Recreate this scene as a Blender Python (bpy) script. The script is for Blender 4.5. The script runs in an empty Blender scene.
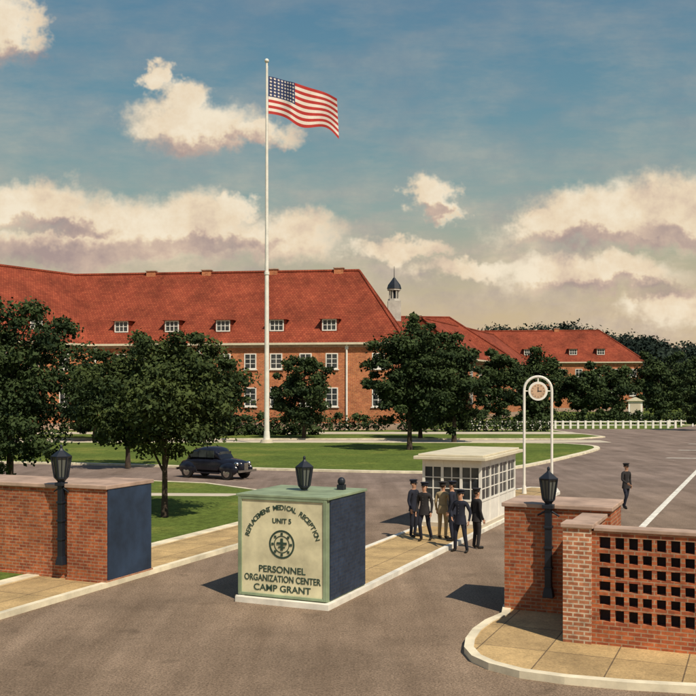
import bpy, math, random
import numpy as np
from mathutils import Vector, Matrix
random.seed(7); rng=np.random.default_rng(11)
scene=bpy.context.scene
COL=scene.collection
# ------------------------------------------------------------------ materials
def newmat(name):
    m=bpy.data.materials.new(name); m.use_nodes=True
    nt=m.node_tree; b=nt.nodes['Principled BSDF']; return m,nt,b
def N(nt,t,**k):
    n=nt.nodes.new(t)
    for a,v in k.items(): setattr(n,a,v)
    return n
def mixrgb(nt,f,a,b,bt='MIX'):
    n=nt.nodes.new('ShaderNodeMix'); n.data_type='RGBA'; n.blend_type=bt
    for s,v in ((n.inputs[0],f),(n.inputs[6],a),(n.inputs[7],b)):
        if hasattr(v,'is_output'): nt.links.new(v,s)
        elif isinstance(v,(int,float)): s.default_value=v
        else: s.default_value=(*v,1)
    return n.outputs[2]
def noise(nt,vec,scale,detail=4,rough=.6):
    n=N(nt,'ShaderNodeTexNoise'); n.inputs['Scale'].default_value=scale
    n.inputs['Detail'].default_value=detail; n.inputs['Roughness'].default_value=rough
    if vec is not None: nt.links.new(vec,n.inputs['Vector'])
    return n
def ramp(nt,fac,stops):
    r=N(nt,'ShaderNodeValToRGB'); e=r.color_ramp.elements
    while len(e)<len(stops): e.new(.5)
    for i,(p,c) in enumerate(stops):
        e[i].position=p; e[i].color=(c,c,c,1) if isinstance(c,(int,float)) else (*c,1)
    nt.links.new(fac,r.inputs[0]); return r.outputs[0]
def bump(nt,b,h,strength=.3,dist=.02):
    n=N(nt,'ShaderNodeBump'); n.inputs['Strength'].default_value=strength; n.inputs['Distance'].default_value=dist
    nt.links.new(h,n.inputs['Height']); nt.links.new(n.outputs[0],b.inputs['Normal'])
def simple(name,c,rough=.7,metal=0,var=.25,scale=3.0,bmp=.1):
    m,nt,b=newmat(name)
    co=N(nt,'ShaderNodeTexCoord').outputs['Object']
    n=noise(nt,co,scale,5); 
    lo=tuple(x*(1-var) for x in c); hi=tuple(min(1,x*(1+var*.6)) for x in c)
    col=ramp(nt,n.outputs[0],[(.3,lo),(.7,hi)])
    nt.links.new(col,b.inputs['Base Color']); b.inputs['Roughness'].default_value=rough
    b.inputs['Metallic'].default_value=metal
    if bmp:
        n2=noise(nt,co,scale*14,2); bump(nt,b,n2.outputs[0],bmp,.01)
    return m
def brick(name,c1,c2,mort,bw=.22,bh=.075,ms=.011,grime=.45):
    m,nt,b=newmat(name)
    uv=N(nt,'ShaderNodeUVMap').outputs[0]
    t=N(nt,'ShaderNodeTexBrick'); nt.links.new(uv,t.inputs['Vector'])
    t.inputs['Scale'].default_value=1; t.inputs['Brick Width'].default_value=bw; t.inputs['Row Height'].default_value=bh
    t.inputs['Mortar Size'].default_value=ms; t.inputs['Mortar Smooth'].default_value=.2; t.inputs['Bias'].default_value=0
    t.inputs['Color1'].default_value=(*c1,1); t.inputs['Color2'].default_value=(*c2,1); t.inputs['Mortar'].default_value=(*mort,1)
    co=N(nt,'ShaderNodeTexCoord').outputs['Object']
    n=noise(nt,co,.9,5,.65)
    g=ramp(nt,n.outputs[0],[(.32,(1-grime,)*3),(.62,(1.0,)*3)])
    col=mixrgb(nt,1.0,t.outputs['Color'],g,'MULTIPLY')
    n3=noise(nt,co,9,3); g3=ramp(nt,n3.outputs[0],[(.3,.65),(.7,1.25)])
    col=mixrgb(nt,.9,col,g3,'MULTIPLY')
    nt.links.new(col,b.inputs['Base Color']); b.inputs['Roughness'].default_value=.88
    bump(nt,b,t.outputs['Fac'],-.5,.01)
    return m
M={}
M['brick']=brick('brick_red',(.56,.155,.05),(.32,.07,.028),(.42,.27,.17))
M['brickfar']=brick('brick_far',(.64,.215,.08),(.48,.13,.05),(.52,.31,.18),.5,.17,.02,.35)
M['brickshade']=brick('brick_shade_blue',(.014,.028,.062),(.024,.045,.092),(.035,.045,.07))  # brick with the shade of the sign's right side put into its colour
M['quoin']=brick('brick_light',(.60,.24,.12),(.38,.12,.055),(.68,.56,.42),.2,.08,.014)
def roofmat():
    m,nt,b=newmat('roof_tile')
    uv=N(nt,'ShaderNodeUVMap').outputs[0]
    t=N(nt,'ShaderNodeTexBrick'); nt.links.new(uv,t.inputs['Vector'])
    t.inputs['Scale'].default_value=1; t.inputs['Brick Width'].default_value=.36; t.inputs['Row Height'].default_value=.34
    t.inputs['Mortar Size'].default_value=.04; t.inputs['Mortar Smooth'].default_value=.6
    t.inputs['Color1'].default_value=(.31,.074,.036,1); t.inputs['Color2'].default_value=(.225,.046,.024,1); t.inputs['Mortar'].default_value=(.15,.03,.018,1)
    co=N(nt,'ShaderNodeTexCoord').outputs['Object']
    n=noise(nt,co,.3,6,.72); g=ramp(nt,n.outputs[0],[(.3,.55),(.7,1.3)])
    col=mixrgb(nt,1,t.outputs['Color'],g,'MULTIPLY')
    nt.links.new(col,b.inputs['Base Color']); b.inputs['Roughness'].default_value=.9
    b.inputs['Specular IOR Level'].default_value=.2
    bump(nt,b,t.outputs['Fac'],-.5,.05); return m
M['roof']=roofmat()
def asphalt():
    m,nt,b=newmat('asphalt')
    co=N(nt,'ShaderNodeTexCoord').outputs['Object']
    mp=N(nt,'ShaderNodeMapping'); mp.inputs['Rotation'].default_value=(0,0,math.radians(23.6)); mp.inputs['Scale'].default_value=(1,.10,1)
    nt.links.new(co,mp.inputs[0])
    n1=noise(nt,mp.outputs[0],1.1,5,.6); n2=noise(nt,co,.35,6,.7); n3=noise(nt,co,26,3,.85)
    c=ramp(nt,n1.outputs[0],[(.3,(.18,.128,.088)),(.7,(.295,.217,.155))])
    g=ramp(nt,n2.outputs[0],[(.3,.68),(.7,1.2)]); c=mixrgb(nt,1,c,g,'MULTIPLY')
    g=ramp(nt,n3.outputs[0],[(.3,.3),(.7,1.65)]); c=mixrgb(nt,.9,c,g,'MULTIPLY')
    n4=noise(nt,co,.9,3,.5); g=ramp(nt,n4.outputs[0],[(.30,.62),(.36,1.0)]); c=mixrgb(nt,.6,c,g,'MULTIPLY')
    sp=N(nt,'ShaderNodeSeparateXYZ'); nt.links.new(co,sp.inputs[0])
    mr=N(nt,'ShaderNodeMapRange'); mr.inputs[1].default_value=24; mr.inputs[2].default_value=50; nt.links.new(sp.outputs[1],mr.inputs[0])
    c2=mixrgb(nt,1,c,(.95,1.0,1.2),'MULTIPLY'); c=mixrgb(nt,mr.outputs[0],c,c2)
    nt.links.new(c,b.inputs['Base Color']); b.inputs['Roughness'].default_value=.95
    b.inputs['Specular IOR Level'].default_value=.2
    bump(nt,b,n3.outputs[0],.7,.014); return m
M['asphalt']=asphalt()
def pavement():
    m,nt,b=newmat('pavement_concrete')
    co=N(nt,'ShaderNodeTexCoord').outputs['Object']
    mp=N(nt,'ShaderNodeMapping'); mp.inputs['Rotation'].default_value=(0,0,math.radians(23.6)); nt.links.new(co,mp.inputs[0])
    t=N(nt,'ShaderNodeTexBrick'); nt.links.new(mp.outputs[0],t.inputs['Vector']); t.offset=0
    t.inputs['Scale'].default_value=1; t.inputs['Brick Width'].default_value=1.15; t.inputs['Row Height'].default_value=1.5
    t.inputs['Mortar Size'].default_value=.014; t.inputs['Mortar Smooth'].default_value=.4
    t.inputs['Color1'].default_value=(.52,.365,.17,1); t.inputs['Color2'].default_value=(.43,.30,.145,1); t.inputs['Mortar'].default_value=(.16,.11,.06,1)
    n=noise(nt,co,.9,6,.7); g=ramp(nt,n.outputs[0],[(.3,.6),(.7,1.2)]); c=mixrgb(nt,1,t.outputs['Color'],g,'MULTIPLY')
    n2=noise(nt,co,26,3,.8); g=ramp(nt,n2.outputs[0],[(.3,.6),(.7,1.35)]); c=mixrgb(nt,.8,c,g,'MULTIPLY')
    nt.links.new(c,b.inputs['Base Color']); b.inputs['Roughness'].default_value=.92
    bump(nt,b,n2.outputs[0],.4,.01); return m
M['pave']=pavement()
def grass(name,k=1.0):
    m,nt,b=newmat(name)
    co=N(nt,'ShaderNodeTexCoord').outputs['Object']
    n1=noise(nt,co,.18,5,.65); n2=noise(nt,co,5,5,.8); 
    c=ramp(nt,n1.outputs[0],[(.3,(.065*k,.10*k,.022*k)),(.55,(.105*k,.145*k,.03*k)),(.75,(.20*k,.20*k,.05*k))])
    g=ramp(nt,n2.outputs[0],[(.3,.4),(.7,1.55)]); c=mixrgb(nt,.95,c,g,'MULTIPLY')
    nt.links.new(c,b.inputs['Base Color']); b.inputs['Roughness'].default_value=1
    b.inputs['Specular IOR Level'].default_value=.1
    bump(nt,b,n2.outputs[0],.9,.07); return m
M['grass']=grass('grass',1.15)
M['path']=simple('path_concrete',(.54,.48,.38),.9,var=.2,scale=.5)
M['kerb']=simple('kerb_stone',(.74,.67,.50),.85,var=.35,scale=1.6)
M['kerbw']=simple('kerb_white_paint',(.78,.75,.66),.7,var=.3,scale=1.6)
M['white']=simple('white_paint',(.80,.78,.72),.5,var=.14,scale=2)
M['cream']=simple('cream_paint',(.66,.60,.45),.6,var=.15,scale=2)
M['cap']=simple('stone_cap',(.44,.31,.24),.8,var=.35,scale=2)
M['iron']=simple('dark_iron',(.016,.022,.034),.5,.3,var=.3)
M['endshade']=simple('pier_end_shade_blue',(.020,.040,.080),.7,var=.5,scale=1.3)  # blue-black that paints shade onto the left pier's end
M['latticeshade']=simple('lattice_shadow_brick',(.035,.03,.035),.9,var=.45,scale=3)
M['signgreen']=simple('sign_green_paint',(.25,.32,.20),.6,var=.4,scale=1.6)
M['signpanel']=simple('sign_panel_paint',(.72,.67,.44),.6,var=.32,scale=1.6)
M['signtext']=simple('sign_letter_paint',(.03,.065,.045),.6,var=.2)
M['bark']=simple('bark',(.06,.042,.03),.95,var=.5,scale=4,bmp=.8)
M['fnavy']=simple('cloth_navy',(.012,.015,.03),.9,var=.4,scale=6)
M['ftan']=simple('cloth_khaki',(.42,.32,.18),.9,var=.25,scale=6)
M['fdark']=simple('cloth_dark',(.02,.018,.02),.9,var=.4,scale=6)
M['shoe']=simple('shoe_leather',(.012,.01,.008),.4)
M['skin']=simple('skin',(.50,.27,.17),.6,var=.12,scale=8,bmp=0)
M['hair']=simple('hair',(.03,.018,.01),.8)
M['carpaint']=simple('car_paint',(.010,.012,.022),.22,var=.3,bmp=0)
M['tyre']=simple('tyre_rubber',(.012,.012,.012),.85)
M['chrome']=simple('chrome',(.5,.5,.5),.25,1,bmp=0)
M['red']=simple('flag_red',(.50,.035,.03),.8,var=.15)
M['fwhite']=simple('flag_white',(.82,.74,.68),.8,var=.08)
M['fblue']=simple('flag_blue',(.02,.04,.14),.8,var=.15)
M['paint']=simple('road_marking',(.75,.73,.66),.8,var=.35,scale=3)
M['hillm']=simple('hill_scrub',(.016,.028,.018),1,var=.5,scale=.05)
M['cupola']=simple('cupola_weathered_paint',(.50,.47,.42),.7,var=.25,scale=1)
def glass():
    m,nt,b=newmat('window_glass'); b.inputs['Roughness'].default_value=.12
    co=N(nt,'ShaderNodeTexCoord').outputs['Object']; n=noise(nt,co,1.5,2); bump(nt,b,n.outputs[0],.08,.02); 
    c=ramp(nt,n.outputs[0],[(.35,(.012,.016,.022)),(.65,(.06,.07,.075))]); nt.links.new(c,b.inputs['Base Color'])
    return m
M['glass']=glass()
def lamp_glass():
    m,nt,b=newmat('lantern_glass'); b.inputs['Base Color'].default_value=(.11,.12,.11,1); b.inputs['Roughness'].default_value=.3
    return m
M['lglass']=lamp_glass()
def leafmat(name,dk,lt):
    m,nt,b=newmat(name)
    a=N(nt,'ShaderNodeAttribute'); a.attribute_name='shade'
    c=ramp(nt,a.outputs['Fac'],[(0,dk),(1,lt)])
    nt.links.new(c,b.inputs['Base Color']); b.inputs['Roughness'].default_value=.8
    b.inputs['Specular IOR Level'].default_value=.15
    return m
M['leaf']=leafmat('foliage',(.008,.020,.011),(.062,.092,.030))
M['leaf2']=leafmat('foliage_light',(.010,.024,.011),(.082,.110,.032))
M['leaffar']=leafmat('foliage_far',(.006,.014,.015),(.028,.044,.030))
# ------------------------------------------------------------------ geometry helpers
def root(name,loc=(0,0,0),rot=0):
    e=bpy.data.objects.new(name,None); e.location=loc; e.rotation_euler=(0,0,rot); e.empty_display_size=.2
    COL.objects.link(e); return e
class MB:
    def __init__(s): s.v=[];s.f=[];s.m=[]
    def add(s,vs,fs,mi=0):
        o=len(s.v); s.v+= [tuple(p) for p in vs]; s.f+=[tuple(i+o for i in f) for f in fs]; s.m+=[mi]*len(fs)
    def box(s,c,d,mi=0,a=0,top=1.0):
        hx,hy,hz=d[0]/2,d[1]/2,d[2]/2; ca,sa=math.cos(a),math.sin(a); vs=[]
        for z in(-1,1):
            k=top if z>0 else 1
            for x,y in((-1,-1),(1,-1),(1,1),(-1,1)):
                X,Y=x*hx*k,y*hy*k; vs.append((c[0]+X*ca-Y*sa,c[1]+X*sa+Y*ca,c[2]+z*hz))
        s.add(vs,[(3,2,1,0),(4,5,6,7),(0,1,5,4),(1,2,6,5),(2,3,7,6),(3,0,4,7)],mi)
    def b2(s,x0,x1,y0,y1,z0,z1,mi=0): s.box(((x0+x1)/2,(y0+y1)/2,(z0+z1)/2),(x1-x0,y1-y0,z1-z0),mi)
    def prism(s,poly,z0,z1,mi=0,bottom=True):
        n=len(poly); ar=sum(poly[i][0]*poly[(i+1)%n][1]-poly[(i+1)%n][0]*poly[i][1] for i in range(n))
        if ar<0: poly=poly[::-1]
        vs=[(x,y,z0) for x,y in poly]+[(x,y,z1) for x,y in poly]
        fs=[tuple(range(n,2*n))]+[(i,(i+1)%n,n+(i+1)%n,n+i) for i in range(n)]
        if bottom: fs.append(tuple(range(n-1,-1,-1)))
        s.add(vs,fs,mi)
    def cyl(s,p0,p1,r0,r1,n=12,mi=0,caps=True):
        p0=Vector(p0);p1=Vector(p1); d=(p1-p0).normalized(); a=d.orthogonal().normalized(); b=d.cross(a)
        vs=[];
        for p,r in((p0,r0),(p1,r1)):
            for i in range(n):
                t=2*math.pi*i/n; vs.append(p+a*math.cos(t)*r+b*math.sin(t)*r)
        fs=[(i,(i+1)%n,n+(i+1)%n,n+i) for i in range(n)]
        if caps: fs+= [tuple(range(n-1,-1,-1)),tuple(range(n,2*n))]
        s.add(vs,fs,mi)
    def ell(s,c,r,mi=0,nu=12,nv=8,R=None):
        vs=[];fs=[]
        for j in range(1,nv):
            ph=math.pi*j/nv
            for i in range(nu):
                t=2*math.pi*i/nu; p=Vector((r[0]*math.sin(ph)*math.cos(t),r[1]*math.sin(ph)*math.sin(t),r[2]*math.cos(ph)))
                if R: p=R@p
                vs.append(p+Vector(c))
        for pz in(1,-1):
            p=Vector((0,0,r[2]*pz)); 
            if R:p=R@p
            vs.append(p+Vector(c))
        T=len(vs)-2;B=T+1
        for j in range(nv-2):
            for i in range(nu):
                a=j*nu+i;b=j*nu+(i+1)%nu; fs.append((a,a+nu,b+nu,b))
        for i in range(nu):
            fs.append((T,i,(i+1)%nu)); k=(nv-2)*nu; fs.append((B,k+(i+1)%nu,k+i))
        s.add(vs,fs,mi)
    def obj(s,name,mats,parent=None,smooth=False,bevel=0,uv=True):
        me=bpy.data.meshes.new(name); me.from_pydata(s.v,[],s.f); me.update()
        for m in mats: me.materials.append(m)
        me.polygons.foreach_set('material_index',s.m)
        if smooth: me.polygons.foreach_set('use_smooth',[True]*len(s.f))
        if uv:
            ul=me.uv_layers.new(name='UVMap'); Z=Vector((0,0,1)); data=ul.data
            for p in me.polygons:
                n=p.normal
                if abs(n.z)>.95: t=Vector((1,0,0)); b=Vector((0,1,0))
                else: t=Z.cross(n).normalized(); b=n.cross(t)
                for li in p.loop_indices:
                    co=me.vertices[me.loops[li].vertex_index].co; data[li].uv=(co.dot(t),co.dot(b))
        o=bpy.data.objects.new(name,me); COL.objects.link(o)
        if parent: o.parent=parent
        if bevel:
            md=o.modifiers.new('bevel','BEVEL'); md.width=bevel; md.segments=2; md.limit_method='ANGLE'
        return o
def inset(poly,w):
    n=len(poly); ar=sum(poly[i][0]*poly[(i+1)%n][1]-poly[(i+1)%n][0]*poly[i][1] for i in range(n))
    if ar<0: poly=poly[::-1]
    out=[]
    for i in range(n):
        p0=Vector(poly[i-1]);p=Vector(poly[i]);p1=Vector(poly[(i+1)%n])
        d0=(p-p0).normalized();d1=(p1-p).normalized(); n0=Vector((-d0.y,d0.x));n1=Vector((-d1.y,d1.x))
        b=(n0+n1); b.normalize(); k=w/max(.35,b.dot(n0)); out.append(tuple(p+b*k))
    return poly,out
def smoothpoly(poly,it=2):
    for _ in range(it):
        q=[];n=len(poly)
        for i in range(n):
            a=poly[i];b=poly[(i+1)%n]
            q+= [(a[0]*.8+b[0]*.2,a[1]*.8+b[1]*.2),(a[0]*.2+b[0]*.8,a[1]*.2+b[1]*.8)]
        poly=q
    return poly
def slab(name,poly,mat,h=.10,kw=.16,parent=None,kerbmat=None):
    """raised area with a kerb all round; kerb 2 cm proud"""
    e=root(name)
    outer,inner=inset(poly,kw); n=len(outer)
    mb=MB(); mb.prism(inner,0,h,0,False); mb.obj('surface',[mat],e)
    k=MB(); z=h+.025
    vs=[(x,y,0) for x,y in outer]+[(x,y,z) for x,y in outer]+[(x,y,z) for x,y in inner]+[(x,y,h-.05) for x,y in inner]
    fs=[]
    for i in range(n):
        j=(i+1)%n; fs+= [(i,j,n+j,n+i),(n+i,n+j,2*n+j,2*n+i),(2*n+i,2*n+j,3*n+j,3*n+i)]
    k.add(vs,fs); k.obj('kerb',[kerbmat or M['kerb']],e)
    return e
# street frame: local x = across (t), local y = along the avenue (s)
A=-math.radians(23.6); U=(.4,.9165); V=(.9165,-.4)
def W(t,s): return (U[0]*s+V[0]*t, U[1]*s+V[1]*t)
def W3(t,s,z=0): return (*W(t,s),z)
# ------------------------------------------------------------------ ground
g=MB(); R=4000
g.add([(-R,-200,0),(R,-200,0),(R,R,0),(-R,R,0)],[(0,1,2,3)]); g.obj('ground',[M['grass']])
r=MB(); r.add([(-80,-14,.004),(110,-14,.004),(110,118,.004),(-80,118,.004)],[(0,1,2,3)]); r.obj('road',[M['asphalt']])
pv=[W(-14.1,-4),W(-14.1,10),W(-14.1,20),W(-14.1,29),W(-14.4,31),W(-15.2,32),W(-16.4,32),W(-16.4,-4)]
slab('pavement',pv,M['pave'])
lawnB=[W(-16.42,10),W(-16.42,31.5),(-2.2,38.5),(-4,43.5),(-7,47),(-11,48.6),(-60,51),(-60,16)]
slab('lawn',lawnB,M['grass'],kw=.2)
pb=MB(); pb.prism([(-5.2,41.0),(-4.6,42.0),(-40,44.2),(-40,43.0)],.101,.112); pb.obj('path',[M['path']])
lawnA=smoothpoly([(-70,70),(-18,60.5),(-6,56),(4,53.2),(8,54),(12,59.5),(20,75),(21,80),(18,85),(-70,85)],2)
slab('lawn',lawnA,M['grass'],kw=.45)
slab('lawn',[(-70,91.5),(22,91.5),(26,96),(24,113),(-70,113)],M['grass'],kw=.4)
pth=MB(); pth.add([(-70,86.4,.009),(24,86.4,.009),(24,90.6,.009),(-70,90.6,.009)],[(0,1,2,3)]); pth.obj('path',[M['path']])
pth=MB(); pth.prism([(-70,101.5),(25,101.5),(25,106.5),(-70,106.5)],.101,.13); pth.obj('path',[M['path']])
fr=MB(); fr.add([(40,118,.004),(70,118,.004),(190,330,.004),(165,330,.004)],[(0,1,2,3)]); fr.obj('road',[M['asphalt']])
fp=MB(); fp.add([(50,150,.008),(120,150,.008),(120,156,.008),(50,156,.008)],[(0,1,2,3)]); fp.obj('path',[M['path']])
slab('lawn',smoothpoly([(44,126),(110,122),(120,148),(52,148)],1),M['grass'],kw=.5)
isl=[W(-8.35,18.1),W(-8.35,43),W(-8.8,44.6),W(-10.1,44.6),W(-10.6,43),W(-10.6,18.1)]
slab('traffic_island',isl,M['pave'],kw=.14,kerbmat=M['kerbw'])
rp=[W(-5.0,26),W(-5.0,19.6)]+[(3.12,19.3),(2.7,18.7),(2.36,18.0),(2.14,17.3),(2.04,16.7),(2.10,16.15),(2.32,15.7),(2.75,15.25),(3.4,14.92),(4.3,14.64),(5.3,14.45),(9,14.0),(14,13.6),(14,18.5),(8.5,21.5)]
slab('pavement',rp,M['pave'],kw=.17)
pl=MB()
for (s0,s1) in ((24,70),):
    a=[W(-3.97,s0),W(-3.75,s0),W(-3.25,s1),W(-3.5,s1)]
    pl.add([(x,y,.0085) for x,y in a],[(0,1,2,3)])
for k in range(3):
    y0=66+k*9; pl.add([(22+k*4,y0,.0085),(31+k*4,y0-1.5,.0085),(31.3+k*4,y0-1.2,.0085),(22.3+k*4,y0+.3,.0085)],[(0,1,2,3)])
pl.obj('road_marking',[M['paint']])
# ------------------------------------------------------------------ lantern
def lantern(name,loc,h=.72,rot=A,shadow_post=0):
    e=root(name,loc,rot); k=h/.72
    f=MB(); n=6
    f.cyl((0,0,0),(0,0,.06*k),.07*k,.12*k,n)
    f.cyl((0,0,.06*k),(0,0,.09*k),.13*k,.13*k,n)
    f.cyl((0,0,.47*k),(0,0,.50*k),.20*k,.21*k,n)
    f.cyl((0,0,.50*k),(0,0,.61*k),.20*k,.06*k,n)
    f.cyl((0,0,.61*k),(0,0,.65*k),.05*k,.03*k,n)
    f.ell((0,0,.68*k),(.03*k,.03*k,.05*k))
    for i in range(n):
        a=2*math.pi*i/n
        d=Vector((0,0,1)).orthogonal().normalized(); b=Vector((0,0,1)).cross(d)
        p=d*math.cos(a)+b*math.sin(a)
        f.cyl(p*.125*k+Vector((0,0,.08*k)),p*.19*k+Vector((0,0,.48*k)),.018*k,.018*k,6)
        p2=d*math.cos(a+math.pi/6)+b*math.sin(a+math.pi/6)
        f.cyl(p2*.112*k+Vector((0,0,.08*k)),p2*.168*k+Vector((0,0,.48*k)),.008*k,.008*k,4)
    f.obj('frame',[M['iron']],e)
    gl=MB(); gl.cyl((0,0,.09*k),(0,0,.47*k),.105*k,.17*k,n,caps=False); gl.obj('glass',[M['lglass']],e)
    if shadow_post:  # dark upright added in place of the lantern's shadow down the wall
        p=MB(); p.box((0,0,-shadow_post/2),(.13,.13,shadow_post)); p.box((0,0,-.06),(.22,.22,.08)); p.box((0,0,-shadow_post+.1),(.22,.2,.2),top=.7)
        for i in range(3): p.box((0,0,-shadow_post*(.25+.22*i)),(.17,.17,.05))
        p.cyl((-.22,0,-.25),(0,0,-.12),.02,.02,8); p.cyl((.22,0,-.25),(0,0,-.12),.02,.02,8)
        p.obj('shadow_post',[M['iron']],e,bevel=.008)
    return e
# ------------------------------------------------------------------ left gate wall
e=root('gate_wall',W3(-14.15,18.2),A)
b=MB()
b.b2(-1.15,0,0,1.8,0,2.30); b.b2(-6,-1.15,.14,1.66,0,2.26); b.obj('brickwork',[M['brick']],e)
c=MB(); c.b2(-1.2,.05,-.05,1.85,2.303,2.40); c.b2(-6,-1.2,.08,1.72,2.263,2.36); c.obj('coping',[M['cap']],e,bevel=.015)
c=MB(); c.b2(.001,.03,.04,1.76,.1,2.3); c.obj('end_shade_panel',[M['endshade']],e)  # added thin panel, coloured dark as the shaded end face
c=MB(); c.b2(-1.18,.04,-.03,1.83,0,.16); c.b2(-6,-1.18,.1,1.7,0,.16);c.obj('plinth',[M['brick']],e,bevel=.01)
lantern('wall_lantern',W3(-15.45,18.17,2.45),.88,A,2.0)
# ------------------------------------------------------------------ right gate wall
e=root('gate_wall',W3(-4.92,19.4),A)
b=MB(); b.b2(0,2.15,0,1.5,0,2.22); b.obj('brickwork',[M['brick']],e)
b=MB(); b.b2(-.05,2.2,-.05,1.55,2.223,2.31); b.obj('coping',[M['cap']],e,bevel=.015)
x0=1.62; y0=-2.15
b=MB(); b.b2(x0+.03,x0+.43,y0+.5,-.003,.0,2.10); b.obj('return_wall',[M['brick']],e)
b=MB(); b.b2(x0-.02,x0+.48,y0+.53,-.053,2.103,2.18); b.obj('return_coping',[M['cap']],e,bevel=.01)
b=MB(); b.b2(x0,x0+.5,y0,y0+.5,0,2.16); b.obj('pier',[M['quoin']],e)
b=MB(); b.b2(x0-.04,x0+.54,y0-.04,y0+.527,2.163,2.24); b.obj('pier_cap',[M['cap']],e,bevel=.012)
lx=x0+.5; L=5.2
b=MB(); yb0=y0+.06; yb1=y0+.38
zlo,zhi=.52,2.02; nr=6; pz=(zhi-zlo)/nr; bar=.08
b.b2(lx,lx+L,yb0,yb1,0,zlo); b.b2(lx,lx+L,yb0,yb1,zhi,2.12)
b.b2(lx,lx+.13,yb0,yb1,zlo,zhi)
px=.235; nc=int((L-.13)/px)
for i in range(nr):
    z0=zlo+i*pz
    if i>0: b.b2(lx+.13,lx+L,yb0,yb0+.17,z0-bar/2,z0+bar/2)
    for j in range(nc):
        xx=lx+.13+(j+1)*px
        if xx<lx+L: b.b2(xx-bar/2,xx+bar/2,yb0+.002,yb0+.17,z0+(bar/2 if i else 0),z0+pz-(bar/2 if i<nr-1 else 0))
b.obj('lattice_wall',[M['brick']],e)
b=MB(); b.b2(lx+.13,lx+L,yb0+.172,yb1-.01,zlo,zhi); b.obj('lattice_shade_back',[M['latticeshade']],e)  # added backing, painted near black as the shade in the openings
b=MB(); b.b2(lx+.04,lx+L,yb0-.04,yb1+.04,2.123,2.19); b.obj('lattice_coping',[M['cap']],e,bevel=.01)
lantern('wall_lantern',W3(-3.98,19.28,2.34),.74,A,1.9)
# ------------------------------------------------------------------ entrance sign
e=root('entrance_sign',W3(-10.62,18.3),A); w,d,h=2.16,2.05,2.36
b=MB(); b.b2(-.06,w+.06,-.06,d+.06,0,.12); b.obj('plinth',[M['path']],e,bevel=.01)
b=MB(); b.b2(0,w,0,d,.12,h-.06); b.obj('body',[M['signgreen']],e)
b=MB(); b.b2(-.05,w+.05,-.05,d+.05,h-.058,h); b.obj('top',[M['signgreen']],e,bevel=.01)
b=MB(); b.b2(w+.002,w+.03,.10,d-.03,.16,h-.08); b.obj('side_shade_panel',[M['brickshade']],e)  # added panel, its dark brick colour stands for shade on this side
b=MB(); b.b2(.09,w-.09,-.02,-.002,.2,h-.12); b.obj('front_panel',[M['signpanel']],e)
b=MB()
b.b2(.0,.09,-.045,-.002,.14,h-.062); b.b2(w-.09,w,-.045,-.002,.14,h-.062); b.b2(.09,w-.09,-.045,-.002,.14,.2); b.b2(.09,w-.09,-.045,-.002,h-.12,h-.062)
b.obj('front_frame',[M['signgreen']],e,bevel=.008)
def text(s,loc,size,parent,mat,rotz=0,name='lettering',sx=1.0):
    cu=bpy.data.curves.new(name,'FONT'); cu.body=s; cu.size=size; cu.align_x='CENTER'; cu.align_y='CENTER'; cu.extrude=.004; cu.offset=.0025
    o=bpy.data.objects.new(name,cu); COL.objects.link(o)
    bpy.context.view_layer.update()
    me=bpy.data.meshes.new_from_object(o.evaluated_get(bpy.context.evaluated_depsgraph_get()))
    bpy.data.objects.remove(o)
    me.materials.clear(); me.materials.append(mat)
    o=bpy.data.objects.new(name,me); COL.objects.link(o); o.parent=parent
    o.matrix_local=Matrix.Translation(loc)@Matrix.Rotation(math.pi/2,4,'X')@Matrix.Rotation(rotz,4,'Z')@Matrix.Diagonal((sx,1,1,1))
    return o
cx=w/2; T=M['signtext']
s="REPLACEMENT MEDICAL RECEPTION"; cz=1.28; RR=.86
for i,ch in enumerate(s):
    if ch==' ': continue
    a=math.radians(74)*(1-2*i/(len(s)-1))
    text(ch,(cx-RR*math.sin(a)*1.02,-.025,cz+RR*math.cos(a)*.98-.03),.15,e,T,a,'letter')
text("UNIT 5",(cx,-.025,1.80),.15,e,T)
text("PERSONNEL",(cx,-.025,.74),.20,e,T,sx=1.05)
text("ORGANIZATION CENTER",(cx,-.025,.54),.20,e,T,sx=.80)
text("CAMP GRANT",(cx,-.025,.33),.20,e,T,sx=1.1)
b=MB()
for i in range(32):
    a0=2*math.pi*i/32;a1=2*math.pi*(i+1)/32
    for (ri,ro) in((.27,.31),(.17,.19)):
        q=[(cx+ro*math.cos(a0),-.028,1.3+ro*math.sin(a0)),(cx+ro*math.cos(a1),-.028,1.3+ro*math.sin(a1)),(cx+ri*math.cos(a1),-.028,1.3+ri*math.sin(a1)),(cx+ri*math.cos(a0),-.028,1.3+ri*math.sin(a0))]
        b.add(q,[(0,1,2,3)])
for i in range(8):
    a=math.pi*i/4; b.box((cx+.225*math.cos(a),-.028,1.3+.225*math.sin(a)),(.05,.008,.05))
b.box((cx,-.028,1.3),(.06,.01,.26)); b.box((cx,-.03,1.32),(.24,.01,.05)); b.box((cx,-.029,1.24),(.16,.01,.03))
b.obj('emblem',[T],e)
lantern('sign_lantern',W3(-9.55,19.4,h+.02),.76,A)
b=MB(); b.box((0,0,.06),(.16,.16,.12)); b.ell((0,0,.19),(.09,.09,.1)); b.obj('top_fixture',[M['iron']],root('spot_light_fitting',W3(-8.85,19.9,h),A))
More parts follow.
